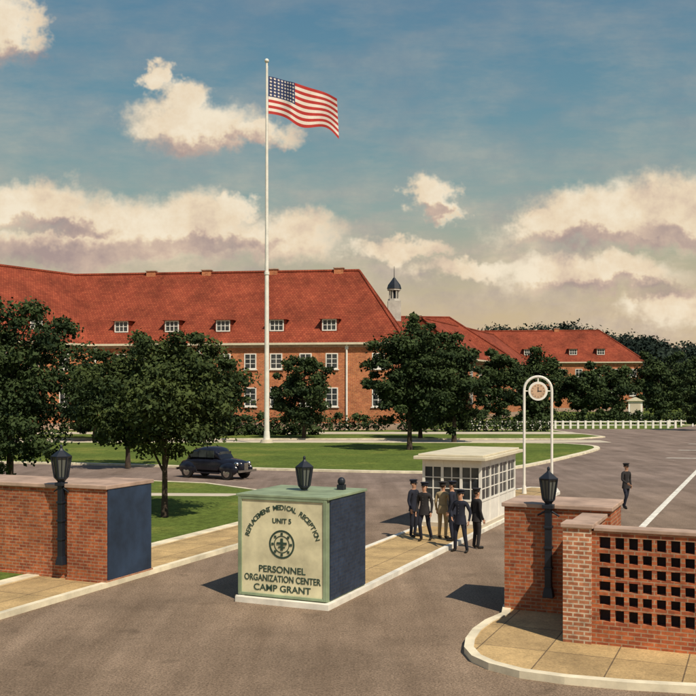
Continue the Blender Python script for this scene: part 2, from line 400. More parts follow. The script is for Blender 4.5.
# ------------------------------------------------------------------ guard booth
e=root('guard_booth',W3(-10.5,30.3,.1),A); w,d,h=2.05,4.7,2.4
b=MB(); b.b2(-.03,w+.03,-.03,d+.03,0,.14); b.obj('base',[M['path']],e)
p=MB(); gl=MB(); HT=2.24
def seg(M_,ax,a,c,u0,u1,z0,z1):
    if ax=='x': M_.b2(a,c,u0,u1,z0,z1)
    else: M_.b2(u0,u1,a,c,z0,z1)
def wall(ax,a0,a1,pos,n,door=None,ends=True):
    step=(a1-a0)/n
    for i in range(n+1):
        if not ends and i in(0,n): continue
        v=a0+i*step
        if ax=='x': p.box((v,pos,(.14+HT)/2),(.09,.09,HT-.14))
        else: p.box((pos,v,(.14+HT)/2),(.09,.09,HT-.14))
    for i in range(n):
        a=a0+i*step+.045;c=a+step-.09; low=.9 if i!=door else .2
        if low>.5: seg(p,ax,a,c,pos-.025,pos+.025,.14,.88); seg(p,ax,a,c,pos-.045,pos+.045,.88,.94)
        seg(p,ax,a,c,pos-.03,pos+.03,2.0,HT); m_=(a+c)/2
        seg(p,ax,m_-.018,m_+.018,pos-.02,pos+.02,low+.04,2.0)
        for zz in (1.29,1.65):
            seg(p,ax,a,m_-.018,pos-.018,pos+.018,zz-.015,zz+.015); seg(p,ax,m_+.018,c,pos-.018,pos+.018,zz-.015,zz+.015)
        seg(gl,ax,a,c,pos-.004,pos+.004,low+.04,2.0)
wall('x',.05,w-.05,.05,3,1); wall('x',.05,w-.05,d-.05,3); wall('y',.05,d-.05,.05,4,ends=False); wall('y',.05,d-.05,w-.05,4,ends=False)
p.obj('timber_frame',[M['white']],e)
gl.obj('glazing',[M['glass']],e)
b=MB(); b.b2(-.22,w+.22,-.28,d+.25,HT+.01,HT+.12); b.b2(-.1,w+.1,-.14,d+.12,HT+.123,HT+.19); b.obj('roof',[M['cream']],e,bevel=.015)
b=MB(); b.b2(.3,w-.3,1.6,2.2,.14,1.05); b.obj('desk',[M['bark']],e)
# ------------------------------------------------------------------ clock arch
e=root('clock_arch',(8.4,42,.1),-.12)
b=MB(); hw=.6; zt=4.58
pts=[(-hw,0,0),(-hw,0,zt)]+[(-hw*math.cos(math.pi*i/14),0,zt+hw*math.sin(math.pi*i/14)) for i in range(1,14)]+[(hw,0,zt),(hw,0,0)]
for a_,c_ in zip(pts[:-1],pts[1:]): b.cyl(a_,c_,.06,.06,10)
for x in(-hw,hw): b.cyl((x,0,0),(x,0,.35),.11,.08,12); 
b.cyl((-hw,0,zt-.04),(-.40,0,zt-.04),.025,.025,8); b.cyl((.40,0,zt-.04),(hw,0,zt-.04),.025,.025,8); b.cyl((0,0,zt+.35),(0,0,zt+.57),.03,.03,8)
b.obj('arch_frame',[M['white']],e,smooth=False)
cz=zt-.04
b=MB()
b.cyl((0,.07,cz),(0,-.07,cz),.42,.42,28); b.obj('clock_case',[M['white']],e)
b=MB(); b.cyl((0,-.072,cz),(0,-.08,cz),.32,.32,28); b.obj('clock_face',[simple('dial',(.62,.42,.28),.5)],e)
b=MB()
for i in range(12):
    a=math.pi*i/6; b.box((.26*math.sin(a),-.084,cz+.26*math.cos(a)),(.03,.006,.03))
b.box((0,-.088,cz+.08),(.03,.006,.2)); b.box((.07,-.088,cz),(.16,.006,.03)); b.cyl((0,-.08,cz),(0,-.095,cz),.03,.03,10)
b.obj('clock_hands',[M['iron']],e)
# ------------------------------------------------------------------ flagpole and flag
fx,fy=-7.2,84.2
e=root('flagpole',(fx,fy,.1))
b=MB(); b.cyl((0,0,0),(0,0,.3),.6,.5,20,1); b.cyl((0,0,.3),(0,0,1.0),.30,.25,16,0)
b.cyl((0,0,1.0),(0,0,15),.23,.18,16,0); b.cyl((0,0,15),(0,0,33.7),.17,.09,16,0); b.ell((0,0,33.85),(.2,.2,.2),0)
b.cyl((0,0,14.9),(0,0,15.15),.23,.23,16,0)
b.cyl((.16,-.1,1.5),(.12,-.05,33.4),.012,.012,4,0)
b.obj('pole',[M['white'],M['path']],e,smooth=False)
e=root('american_flag',(fx+.15,fy,32.6))
FL=6.3;FH=3.45
def fs_(a,bb,off=0):
    ph=a*2*math.pi*1.55
    x=FL*a*.97+.12*math.sin(ph)+ (.18*bb*a)
    z=-FH*bb*(1-.04*math.sin(ph+1)) - 1.9*(a**1.15) + .14*math.sin(ph+.6)*a*2
    y=(.60*math.sin(ph+.4+bb*1.6))*min(1,a*3)+off
    return (x,y,z)
b=MB(); na=40;nb=26
vs=[fs_(i/na,j/nb) for j in range(nb+1) for i in range(na+1)]; b.v=vs
for j in range(nb):
    for i in range(na):
        b.f.append((j*(na+1)+i,(j+1)*(na+1)+i,(j+1)*(na+1)+i+1,j*(na+1)+i+1)); st=j//2
        b.m.append(2 if (i<16 and st<7) else (0 if st%2==0 else 1))
b.obj('cloth',[M['red'],M['fwhite'],M['fblue']],e,smooth=True)
b=MB()
for r_ in range(6):
    for c_ in range(8):
        a0=(c_+.6)/8.2*.4; b0=(r_+.55)/6.1*(7/13)
        for off in(-.03,.03):
            vs=[]
            for k in range(10):
                t=math.pi*k/5+math.pi/2; rr=.13 if k%2==0 else .055
                vs.append(fs_(a0+rr*math.cos(t)/FL,b0-rr*math.sin(t)/FH,off))
            b.add(vs,[tuple(range(10))])
b.obj('stars',[M['fwhite']],e)
# ------------------------------------------------------------------ buildings
def linewin(F,G,p,ang,z,w,h,cols=2,rows=3,proud=.05,sill=True):
    """window unit on wall; ang = direction of wall (local x); outward = local -y"""
    ca,sa=math.cos(ang),math.sin(ang)
    def T(x,y): return (p[0]+x*ca-y*sa,p[1]+x*sa+y*ca)
    def bx(M_,x,zc,wx,hz,y0,y1):
        c=T(x,(y0+y1)/2); M_.box((c[0],c[1],zc),(wx,abs(y1-y0),hz),0,ang)
    t=.13
    bx(F,-w/2+t/2,z,t,h,-proud,.05); bx(F,w/2-t/2,z,t,h,-proud,.05)
    bx(F,0,z+h/2-t/2,w-2*t,t,-proud,.05); bx(F,0,z-h/2+t/2,w-2*t,t,-proud,.05)
    iw=w-2*t; ih=h-2*t
    for i in range(1,cols): bx(F,-iw/2+iw*i/cols,z,.09,ih,-proud+.01,.04)
    for j in range(1,rows):
        for i in range(cols): bx(F,-iw/2+iw*(i+.5)/cols,z-ih/2+ih*j/rows,iw/cols-.09,.06,-proud+.015,.04)
    bx(G,0,z,iw,ih,-.015,.03)
    if sill: bx(F,0,z-h/2-.07,w+.25,.12,-proud-.12,.03)
def building(name,cs,hw,ze,zr,sb0=0,sb1=6,brickm='brickfar',win=None,dorm=None,chim=None,ov=.6,roofm='roof'):
    """cs: centre line points (2D). left side of travel = front. returns root"""
    e=root(name,(cs[-1][0],cs[-1][1],0)); ox,oy=cs[-1]
    P=[Vector((x-ox,y-oy)) for x,y in cs]; n=len(P)
    D=[(P[i+1]-P[i]).normalized() for i in range(n-1)]
    def off(k):
        out=[]
        for i in range(n):
            if i==0: out.append(Vector((-D[0].y,D[0].x))*k)
            elif i==n-1: out.append(Vector((-D[-1].y,D[-1].x))*k)
            else:
                n0=Vector((-D[i-1].y,D[i-1].x));n1=Vector((-D[i].y,D[i].x)); bb=(n0+n1).normalized(); out.append(bb*(k/bb.dot(n0)))
        return out
    o=off(hw); Lw=[P[i]+o[i] for i in range(n)];Rw=[P[i]-o[i] for i in range(n)]
    w=MB(); ring=Lw+Rw[::-1]
    w.prism([tuple(p) for p in ring],0,ze+.3,0,False); w.obj('walls',[M[brickm]],e)
    o2=off(hw+.08); L2=[P[i]+o2[i] for i in range(n)];R2=[P[i]-o2[i] for i in range(n)]
    L2[0]-=D[0]*.08;R2[0]-=D[0]*.08;L2[-1]+=D[-1]*.08;R2[-1]+=D[-1]*.08
    w=MB(); w.prism([tuple(p) for p in L2+R2[::-1]],0,.9); w.prism([tuple(p) for p in L2+R2[::-1]],ze-.55,ze-.253); w.obj('stone_courses',[M['cap']],e)
    o3=off(hw+ov); L3=[P[i]+o3[i] for i in range(n)];R3=[P[i]-o3[i] for i in range(n)]
    L3[0]-=D[0]*ov;R3[0]-=D[0]*ov;L3[-1]+=D[-1]*ov;R3[-1]+=D[-1]*ov
    C=[Vector(p) for p in P]; C[0]=P[0]+D[0]*(sb0-ov if sb0 else -ov); C[-1]=P[-1]-D[-1]*(sb1 if sb1 else -ov)
    r=MB(); v3=lambda p,z:(p.x,p.y,z)
    for i in range(n-1):
        r.add([v3(L3[i],ze),v3(L3[i+1],ze),v3(C[i+1],zr),v3(C[i],zr)],[(3,2,1,0)])
        r.add([v3(R3[i],ze),v3(R3[i+1],ze),v3(C[i+1],zr),v3(C[i],zr)],[(0,1,2,3)])
    r.add([v3(L3[-1],ze),v3(R3[-1],ze),v3(C[-1],zr)],[(2,1,0)])
    r.add([v3(L3[0],ze),v3(R3[0],ze),v3(C[0],zr)],[(0,1,2)])
    r.obj('roof',[M[roofm]],e)
    f=MB(); f.prism([tuple(p) for p in L3+R3[::-1]],ze-.25,ze-.002); f.obj('eaves',[M['cream']],e)
    t=MB()
    for i in range(n-1): t.cyl(v3(C[i],zr+.02),v3(C[i+1],zr+.02),.2,.2,8)
    t.cyl(v3(C[-1],zr),v3(L3[-1],ze+.05),.17,.17,8); t.cyl(v3(C[-1],zr),v3(R3[-1],ze+.05),.17,.17,8)
    t.cyl(v3(C[0],zr),v3(L3[0],ze+.05),.17,.17,8); t.cyl(v3(C[0],zr),v3(R3[0],ze+.05),.17,.17,8)
    t.obj('ridge_tiles',[M[roofm]],e)
    F=MB();G=MB()
    if win:
        for (seg,side,fr,z,ww,hh) in win:
            a_,b_=(Lw[seg],Lw[seg+1]) if side=='L' else (Rw[seg],Rw[seg+1])
            if side=='S': a_,b_=Lw[0],Rw[0]
            nn=Vector((-D[seg].y,D[seg].x)) if side=='L' else Vector((D[seg].y,-D[seg].x))
            if side=='S': nn=-D[0]
            ang=math.atan2(nn.x,-nn.y)
            for q in fr:
                p_=a_+(b_-a_)*q; linewin(F,G,(p_.x,p_.y),ang,z,ww,hh)
    if dorm:
        dr=MB();dw=MB()
        for (seg,fr,zb) in dorm:
            nn=Vector((-D[seg].y,D[seg].x)); ang=math.atan2(nn.x,-nn.y)
            ca,sa=math.cos(ang),math.sin(ang); H=hw+ov
            for q in fr:
                p_=P[seg]+(P[seg+1]-P[seg])*q
                o1=H*(1-(zb-ze)/(zr-ze)); zt=zb+1.55; o2_=H*(1-(zt-ze)/(zr-ze))-.1; zz=zt+.75; o3_=H*(1-(zz-ze)/(zr-ze))-.2
                def Tt(x,o_,z): pp=p_+nn*o_+Vector((ca,sa))*x; return (pp.x,pp.y,z)
                W_=1.0
                dw.add([Tt(-W_,o1,zb-.3),Tt(W_,o1,zb-.3),Tt(W_,o1,zt),Tt(-W_,o1,zt),Tt(-W_,o2_,zb-.3),Tt(W_,o2_,zb-.3),Tt(W_,o2_,zt),Tt(-W_,o2_,zt)],[(0,1,2,3),(1,5,6,2),(4,0,3,7)])
                k=W_+.3
                dr.add([Tt(-k,o1+.35,zt-.05),Tt(k,o1+.35,zt-.05),Tt(k,o2_,zt-.05),Tt(-k,o2_,zt-.05),Tt(0,o1-.5,zz),Tt(0,o3_,zz)],[(0,1,4),(1,2,5,4),(3,0,4,5),(3,2,1,0)])
                c_=Tt(0,o1,0); linewin(F,G,(c_[0],c_[1]),ang,(zb+zt)/2,1.75,1.4,3,2,.06,False)
        dw.obj('dormer_walls',[M['roof']],e); dr.obj('dormer_roofs',[M[roofm]],e)
    if F.v: F.obj('window_frames',[M['white']],e); G.obj('window_glass',[M['glass']],e)
    if chim:
        c_=MB();cc=MB()
        for (seg,q,zt) in chim:
            p_=P[seg]+(P[seg+1]-P[seg])*q; an=math.atan2(D[seg].y,D[seg].x)
            c_.box((p_.x,p_.y,(zr-1.5+zt)/2),(1.2,.8,zt-zr+1.5),0,an); cc.box((p_.x,p_.y,zt+.06),(1.4,1.0,.12),0,an)
        c_.obj('chimneys',[M[brickm]],e); cc.obj('chimney_caps',[M['cap']],e)
    return e,(ox,oy)
XE=7.4; YE=121.6-.128*(XE-5.7)
mc=[(XE,YE),(-36.5,127),(-60,92)]
LX=XE+36.5
def frs(n,a,b): return [a+(b-a)*i/(n-1) for i in range(n)]
dq=[(XE-X)/LX for X in (-1.2,-7.6,-14.2,-20.6,-27.0)]
wq=[(XE-1.1-X)/(LX-5) for X in (3.6,-2.0,-5.2,-8.8,-12.0,-15.2,-18.6,-22,-25.2,-28.4)]
e,_o=building('barracks_building',mc,9,10.5,20.2,sb0=6.6,sb1=0,
   win=[(0,'L',wq,8.3,1.5,1.9),(0,'L',wq,4.0,1.5,2.3),(1,'L',frs(8,.1,.95),8.3,1.5,1.9),(1,'L',frs(8,.1,.95),4.0,1.5,2.3),(0,'S',frs(4,.15,.85),8.3,1.5,1.9),(0,'S',frs(4,.15,.85),4.0,1.5,2.3)],
   dorm=[(0,dq,11.9),(1,[.30,.52,.74,.93],11.9)],chim=[(0,.195,20.5),(0,.39,20.5),(0,.59,20.5),(0,.76,20.5),(1,.3,20.6)])
dp=MB(); nf=Vector((-.127,-.992))
for X in (1.0,-16.9,-30):
    q=(XE-X)/LX; p_=Vector((XE,YE))+(Vector((-LX,127-YE)))*q+nf*9.12
    dp.cyl((p_.x-_o[0],p_.y-_o[1],0),(p_.x-_o[0],p_.y-_o[1],10.3),.12,.12,8)
    dp.box((p_.x-_o[0],p_.y-_o[1],9.9),(.4,.25,.4))
dp.obj('downspouts',[M['white']],e)
e,_o=building('rear_wing_building',[(25.5,171),(-8,166)],8.5,10.8,17.9,sb0=8,sb1=0,
   win=[(0,'L',frs(9,.06,.8),8.3,1.5,1.9),(0,'L',frs(9,.06,.8),4.2,1.5,2.2)],dorm=[(0,[.2,.38],12)])
c=MB(); cx_,cy_=8.2-_o[0],168.6-_o[1]
c.box((cx_,cy_,18.9),(2.3,2.3,3.6),0); 
for i in range(8):
    a=math.pi*i/4+.39; c.cyl((cx_+.85*math.cos(a),cy_+.85*math.sin(a),20.7),(cx_+.85*math.cos(a),cy_+.85*math.sin(a),22.6),.12,.12,6,0)
c.cyl((cx_,cy_,20.7),(cx_,cy_,21.1),1.15,1.1,8,0); c.cyl((cx_,cy_,22.6),(cx_,cy_,22.9),1.2,1.2,8,0)
c.cyl((cx_,cy_,21.1),(cx_,cy_,22.6),.6,.6,8,1)
for a0,a1,z0,z1 in((1.3,1.1,22.9,23.6),(1.1,.5,23.6,24.4),(.5,.15,24.4,24.9),(.07,.04,24.9,26.9)): c.cyl((cx_,cy_,z0),(cx_,cy_,z1),a0,a1,8,1)
c.obj('cupola',[M['cupola'],M['iron']],e)
building('side_wing_building',[(31,196),(12,150)],7,9.8,16.2,sb0=5,sb1=0,win=[(0,'L',frs(9,.06,.95),7.6,1.5,1.9),(0,'L',frs(9,.06,.95),3.8,1.5,2.1)])
building('distant_building',[(69,228),(32,232)],9,11.6,19.4,sb0=9,sb1=0,
   win=[(0,'L',frs(9,.06,.94),9,1.6,1.9),(0,'L',frs(9,.06,.94),4.8,1.6,2.2)],dorm=[(0,[.25,.42,.7],13.2)],chim=[(0,.5,19.9)])
# ------------------------------------------------------------------ foliage
def foliage(name,clumps,nper,size,mat,parent=None,shell=.45,flat=0.0):
    cl=np.array(clumps); K=len(cl); Nn=K*nper
    idx=np.repeat(np.arange(K),nper)
    d=rng.normal(size=(Nn,3)); d/=np.linalg.norm(d,axis=1)[:,None]
    rr=shell+(1-shell)*rng.random(Nn); rr*=1+.22*rng.normal(size=Nn)
    p=cl[idx,:3]+d*rr[:,None]*cl[idx,3:6]
    nrm=d*.7+rng.normal(size=(Nn,3))*.6+np.array([0,0,.35]); nrm/=np.linalg.norm(nrm,axis=1)[:,None]
    up=rng.normal(size=(Nn,3)); a=np.cross(nrm,up); a/=np.linalg.norm(a,axis=1)[:,None]; b=np.cross(nrm,a)
    s=size*(.6+.8*rng.random(Nn))[:,None]
    v=np.empty((Nn,4,3)); v[:,0]=p-a*s*.5; v[:,1]=p-b*s*.32+a*s*.05; v[:,2]=p+a*s*.6; v[:,3]=p+b*s*.34
    me=bpy.data.meshes.new(name)
    me.vertices.add(Nn*4); me.vertices.foreach_set('co',v.reshape(-1).astype(np.float32))
    me.loops.add(Nn*4); me.loops.foreach_set('vertex_index',np.arange(Nn*4,dtype=np.int32))
    me.polygons.add(Nn); me.polygons.foreach_set('loop_start',np.arange(0,Nn*4,4,dtype=np.int32))
    try: me.polygons.foreach_set('loop_total',np.full(Nn,4,dtype=np.int32))
    except Exception: pass
    me.update(calc_edges=True)
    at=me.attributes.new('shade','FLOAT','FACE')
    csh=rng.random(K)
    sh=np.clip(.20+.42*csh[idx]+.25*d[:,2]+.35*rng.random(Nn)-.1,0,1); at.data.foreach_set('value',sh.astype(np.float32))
    me.materials.append(mat)
    o=bpy.data.objects.new(name,me); COL.objects.link(o)
    if parent: o.parent=parent
    return o
def tree(loc,H,cr,czb,size=.16,K=60,nper=230,mat='leaf',tr=.14,name='tree'):
    e=root(name,loc,random.random()*6.28)
    cz=(H+czb)/2; rz=(H-czb)/2
    cl=[]
    for i in range(K):
        d=rng.normal(size=3); d/=np.linalg.norm(d); r=.25+.62*rng.random()**.6
        x,y,z=d*r
        k=1.0-.35*max(0,z)
        q=cr*(.15+.16*rng.random()); ir=1+.20*math.sin(3*math.atan2(y,x)+H)
        cl.append((x*cr*k*ir,y*cr*k*ir,cz+z*rz,q*1.25,q*1.25,q*.75))
    for i in range(K//3):
        d=rng.normal(size=3); d/=np.linalg.norm(d); q=cr*(.08+.10*rng.random())
        cl.append((d[0]*cr*1.0,d[1]*cr*1.0,cz+d[2]*rz*.97,q*1.3,q*1.3,q*.85))
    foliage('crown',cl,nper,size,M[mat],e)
    b=MB(); zt=cz+rz*.45; nseg=7
    pr=[Vector((0.12*tr*8*math.sin(i*1.3+H)*.3*(i/nseg),.1*math.cos(i*1.7)*(i/nseg),-.05+(zt+.05)*i/nseg)) for i in range(nseg+1)]
    for i in range(nseg): b.cyl(pr[i],pr[i+1],tr*(1.25 if i==0 else 1-.1*i),tr*(1-.1*(i+1)),9,caps=False)
    for i in range(12):
        c=cl[rng.integers(0,K)]; k=rng.integers(2,nseg); st=pr[k]; en=Vector(c[:3])
        mid=st.lerp(en,.5)+Vector((0,0,.12*cr)); rb=tr*.42*(1-.06*k)
        b.cyl(st,mid,rb,rb*.6,6,caps=False); b.cyl(mid,en,rb*.6,rb*.15,6,caps=False)
    b.obj('trunk',[M['bark']],e,smooth=True,uv=False)
    return e
tree((-14.6,41,.1),8.6,3.3,.9,.17,95,240,'leaf',.18)
tree((-19.5,47,.1),8.6,3.4,.8,.2,60,200,'leaf',.18)
tree((-13.2,57,.1),7.2,2.6,1.0,.2,50,180,'leaf',.15)
tree((-6.6,34.2,.1),6.7,2.85,2.25,.14,110,250,'leaf2',.12)
tree((-4.3,92.5,.1),8.4,2.9,.6,.28,55,200,'leaf',.18)
tree((4.8,74,.1),10.4,3.3,1.3,.25,90,230,'leaf',.2)
tree((9.6,86,.1),9.9,3.4,.8,.28,80,210,'leaf',.2)
tree((7.0,92,.1),8.6,3.0,.8,.28,50,200,'leaf',.2)
tree((-24,90,.1),7.5,3.4,.6,.3,50,190,'leaf',.2)
tree((-13.0,97,.1),7.6,2.9,.6,.3,50,190,'leaf',.2)
tree((-31,80,.1),9.5,4.2,.8,.3,60,190,'leaf',.2)
tree((-20,104,.1),8,3.2,.6,.3,45,170,'leaf',.2)
tree((22.5,142,0),11,4.2,.5,.42,50,190,'leaf',.25)
tree((29.5,148,0),12.0,4.4,.5,.42,50,190,'leaf',.25)
tree((36,146,0),9.0,4.2,.5,.42,50,190,'leaf',.25)
tree((44,158,0),8.8,4.6,.5,.45,50,190,'leaf',.25)
tree((54,165,0),12.5,5.4,.5,.45,55,190,'leaf',.25)
tree((62,172,0),11,5.6,.5,.45,55,190,'leaf',.25)
tree((24.5,126,0),6.4,2.8,.3,.4,35,170,'leaf',.2)
tree((41.8,113,0),7.8,2.3,.6,.3,40,160,'leaf',.2)
def hedge(x0,x1,y,h,dpt=1.6):
    e=root('hedge',((x0+x1)/2,y,0)); cl=[]; L=x1-x0; k=int(L/1.1)
    for i in range(k):
        x=-L/2+(i+.5)*L/k; hh=h*(.75+.4*random.random())
        cl.append((x,random.uniform(-.3,.3),hh*.5,.95,dpt/2,hh*.55)); 
        if random.random()<.5: cl.append((x+random.uniform(-.4,.4),random.uniform(-.4,.4),hh*.9,.5,.5,.4))
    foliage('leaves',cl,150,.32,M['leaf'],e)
    b=MB()
    for i in range(k): x=-L/2+(i+.5)*L/k; b.cyl((x,0,0),(x+.1,0,h*.7),.06,.03,5)
    b.obj('stems',[M['bark']],e,uv=False)
hedge(-33,4.0,110.0,2.1); hedge(6,23,108,2.2); hedge(-24,-3,99.5,1.0,1.2)
hedge(26,60,134,1.9)
def hh(x,y):
    t=max(0,min(1,(x-35)/30)); t=t*t*(3-2*t); k=1-.42*max(0,min(1,(x-105)/70)); ry=math.exp(-((y-420)/80)**2)
    return 28*t*k*ry*(1+.05*math.sin(x*.09)+.04*math.sin(x*.21+1))
b=MB(); nx,ny=70,30
for j in range(ny+1):
    for i in range(nx+1):
        x=-20+i*480/nx; y=270+j*320/ny; b.v.append((x,y,hh(x,y)-.15))
for j in range(ny):
    for i in range(nx): a=j*(nx+1)+i; b.f.append((a,a+1,a+nx+2,a+nx+1)); b.m.append(0)
b.obj('hill',[M['hillm']],None,smooth=True,uv=False)
cl=[]
for i in range(700):
    x=rng.uniform(35,240); y=rng.uniform(290,425); r_=rng.uniform(2.4,4.6); cl.append((x,y,hh(x,y)+r_*.6,r_*1.15,r_,r_))
foliage('distant_trees',cl,120,1.15,M['leaffar'])
cl=[]
for i in range(110):
    x=rng.uniform(58,135); y=rng.uniform(178,250)
    if x<74 and y>200: continue
    r_=rng.uniform(2.2,4.2); hgt=rng.uniform(6,14); 
    for k in range(3): cl.append((x+rng.normal()*1.2,y+rng.normal()*1.2,hgt*(.3+.27*k),r_*(1.1-.2*k),r_*(1.1-.2*k),r_*.9))
foliage('distant_trees',cl,120,.8,M['leaffar'])
# ------------------------------------------------------------------ white fence / bollards
e=root('white_fence',(15.5,119,0),math.radians(3)); b=MB(); L=26; n=28
for i in range(n): b.box((i*L/(n-1),0,.5),(.28,.28,1.0),0,0,.85)
b.b2(0,L,-.05,.05,.78,.92); b.b2(0,L,-.045,.045,.38,.48); b.obj('posts_and_rails',[M['white']],e)
e=root('white_fence',(43,127,0),math.radians(-4)); b=MB()
for i in range(24): b.box((i*1.5,0,.45),(.2,.2,.9))
b.b2(0,34.5,-.04,.04,.65,.77); b.obj('posts_and_rails',[M['white']],e)
e=root('notice_board',(44.6,147.5,0.1)); b=MB()
b.b2(-1.1,1.1,-.1,.1,.9,3.1,0); b.b2(-1.0,-.8,-.08,.08,0,.9,0); b.b2(.8,1.0,-.08,.08,0,.9,0)
b.add([(-1.35,-.4,3.1),(1.35,-.4,3.1),(1.35,.4,3.1),(-1.35,.4,3.1),(0,-.4,3.7),(0,.4,3.7)],[(0,1,4),(1,2,5,4),(2,3,5),(3,0,4,5),(3,2,1,0)],1)
b.b2(-.8,.8,-.13,-.102,1.2,2.8,2); b.obj('board',[M['white'],M['cream'],M['path']],e)
# ------------------------------------------------------------------ car (1940s sedan)
def wheel(mb,x,y,r=.36):
    s=1 if y>0 else -1
    mb.cyl((x,y-.1,r),(x,y+.1,r),r,r,20,1); mb.cyl((x,y+s*.1,r),(x,y+s*.125,r),r*.62,r*.5,16,2)
def car(name,loc,rot,sc=1):
    e=root(name,loc,rot); e.scale=(sc,sc,sc)
    sec=[(-2.15,.45,.42,.70),(-1.95,.66,.36,.95),(-1.5,.74,.33,1.08),(-.9,.78,.32,1.12),(0,.79,.32,1.13),(.6,.76,.32,1.14),(1.0,.66,.34,1.14),(1.6,.48,.36,1.08),(2.0,.36,.40,1.0),(2.12,.22,.5,.88)]
    def loft(secs,mi,k=14,pw=3.2):
        vs=[];fs=[]
        for (x,hw,zb,zt) in secs:
            zc=(zb+zt)/2;hz=(zt-zb)/2
            for i in range(k):
                t=2*math.pi*i/k; c,s=math.cos(t),math.sin(t)
                vs.append((x,hw*math.copysign(abs(c)**(2/pw),c),zc+hz*math.copysign(abs(s)**(2/pw),s)))
        for j in range(len(secs)-1):
            for i in range(k): a=j*k+i;b=j*k+(i+1)%k; fs.append((a,b,b+k,a+k))
        fs.append(tuple(range(k-1,-1,-1))); fs.append(tuple(range((len(secs)-1)*k,len(secs)*k)))
        return vs,fs,mi
    b=MB(); b.add(*loft(sec,0))
    b.add(*loft([(-1.75,.40,.9,1.0),(-1.5,.56,.95,1.32),(-1.15,.62,1.0,1.60),(-.5,.64,1.0,1.74),(.1,.64,1.0,1.76),(.45,.62,1.0,1.68),(.62,.60,1.0,1.50),(.85,.58,.98,1.14)],0,16,2.8))
    for y in(-.72,.72):
        s=1 if y>0 else -1
        b.ell((1.42,s*.64,.56),(.66,.22,.36),0,16,10); b.ell((-1.38,s*.68,.55),(.68,.2,.36),0,16,10)
        b.box((.05,s*.80,.34),(1.7,.18,.06),0)
        wheel(b,1.42,s*.72); wheel(b,-1.38,s*.74)
        b.ell((1.88,s*.52,.86),(.17,.12,.12),2,12,8)
        for x0,x1,h0 in((-1.22,-.72,.30),(-.66,-.12,.40),(-.06,.42,.38)):
            b.box(((x0+x1)/2,s*.632,1.16+h0/2),(x1-x0,.03,h0),3)
    b.box((.70,0,1.34),(.03,.98,.28),3); b.box((-1.49,0,1.2),(.05,.6,.18),3)
    b.b2(2.20,2.27,-.75,.75,.42,.54,2); b.b2(-2.27,-2.20,-.72,.72,.42,.54,2)
    b.box((2.1,0,.72),(.1,.32,.36),2)
    o=b.obj('car_body',[M['carpaint'],M['tyre'],M['chrome'],M['glass']],e,smooth=True)
    md=o.modifiers.new('es','EDGE_SPLIT'); md.split_angle=math.radians(40)
    return e
car('parked_car',(-7.1,50.9,.005),math.radians(-32),.97)
# ------------------------------------------------------------------ people
def skin_mesh(verts,edges,radii,rootv=0,sub=2,name='s'):
    me=bpy.data.meshes.new(name); me.from_pydata(verts,edges,[]); o=bpy.data.objects.new(name,me); COL.objects.link(o)
    o.modifiers.new('skin','SKIN'); 
    sv=me.skin_vertices[0].data
    for i,r in enumerate(radii): sv[i].radius=r if isinstance(r,tuple) else (r,r)
    for i in range(len(verts)): sv[i].use_root=(i==rootv)
    md=o.modifiers.new('sub','SUBSURF'); md.levels=sub; md.render_levels=sub
    bpy.context.view_layer.update()
    out=bpy.data.meshes.new_from_object(o.evaluated_get(bpy.context.evaluated_depsgraph_get()))
    bpy.data.objects.remove(o); return out
hv=[(0,0,0),(0,0,-.04),(0,0,-.085)];he=[(0,1),(1,2)];hr=[(.022,.028),(.016,.038),(.013,.038)]
for k,(y,l) in enumerate(((-.030,.072),(-.010,.082),(.010,.077),(.029,.060))):
    a=len(hv); hv+=[(0,y,-.092),(.006,y*1.05,-.092-l*.5),(.024,y*1.05,-.092-l*.92)]; he+=[(2,a),(a,a+1),(a+1,a+2)]; hr+=[.010,.009,.007]
a=len(hv); hv+=[(.006,-.042,-.045),(.014,-.058,-.075),(.022,-.060,-.10)]; he+=[(1,a),(a,a+1),(a+1,a+2)]; hr+=[.012,.010,.008]
HAND=skin_mesh(hv,he,hr,1,1,'hand')
HV=[v.co.copy() for v in HAND.vertices]; HF=[tuple(p.vertices) for p in HAND.polygons]
LIPS=simple('lips',(.35,.12,.09),.6)
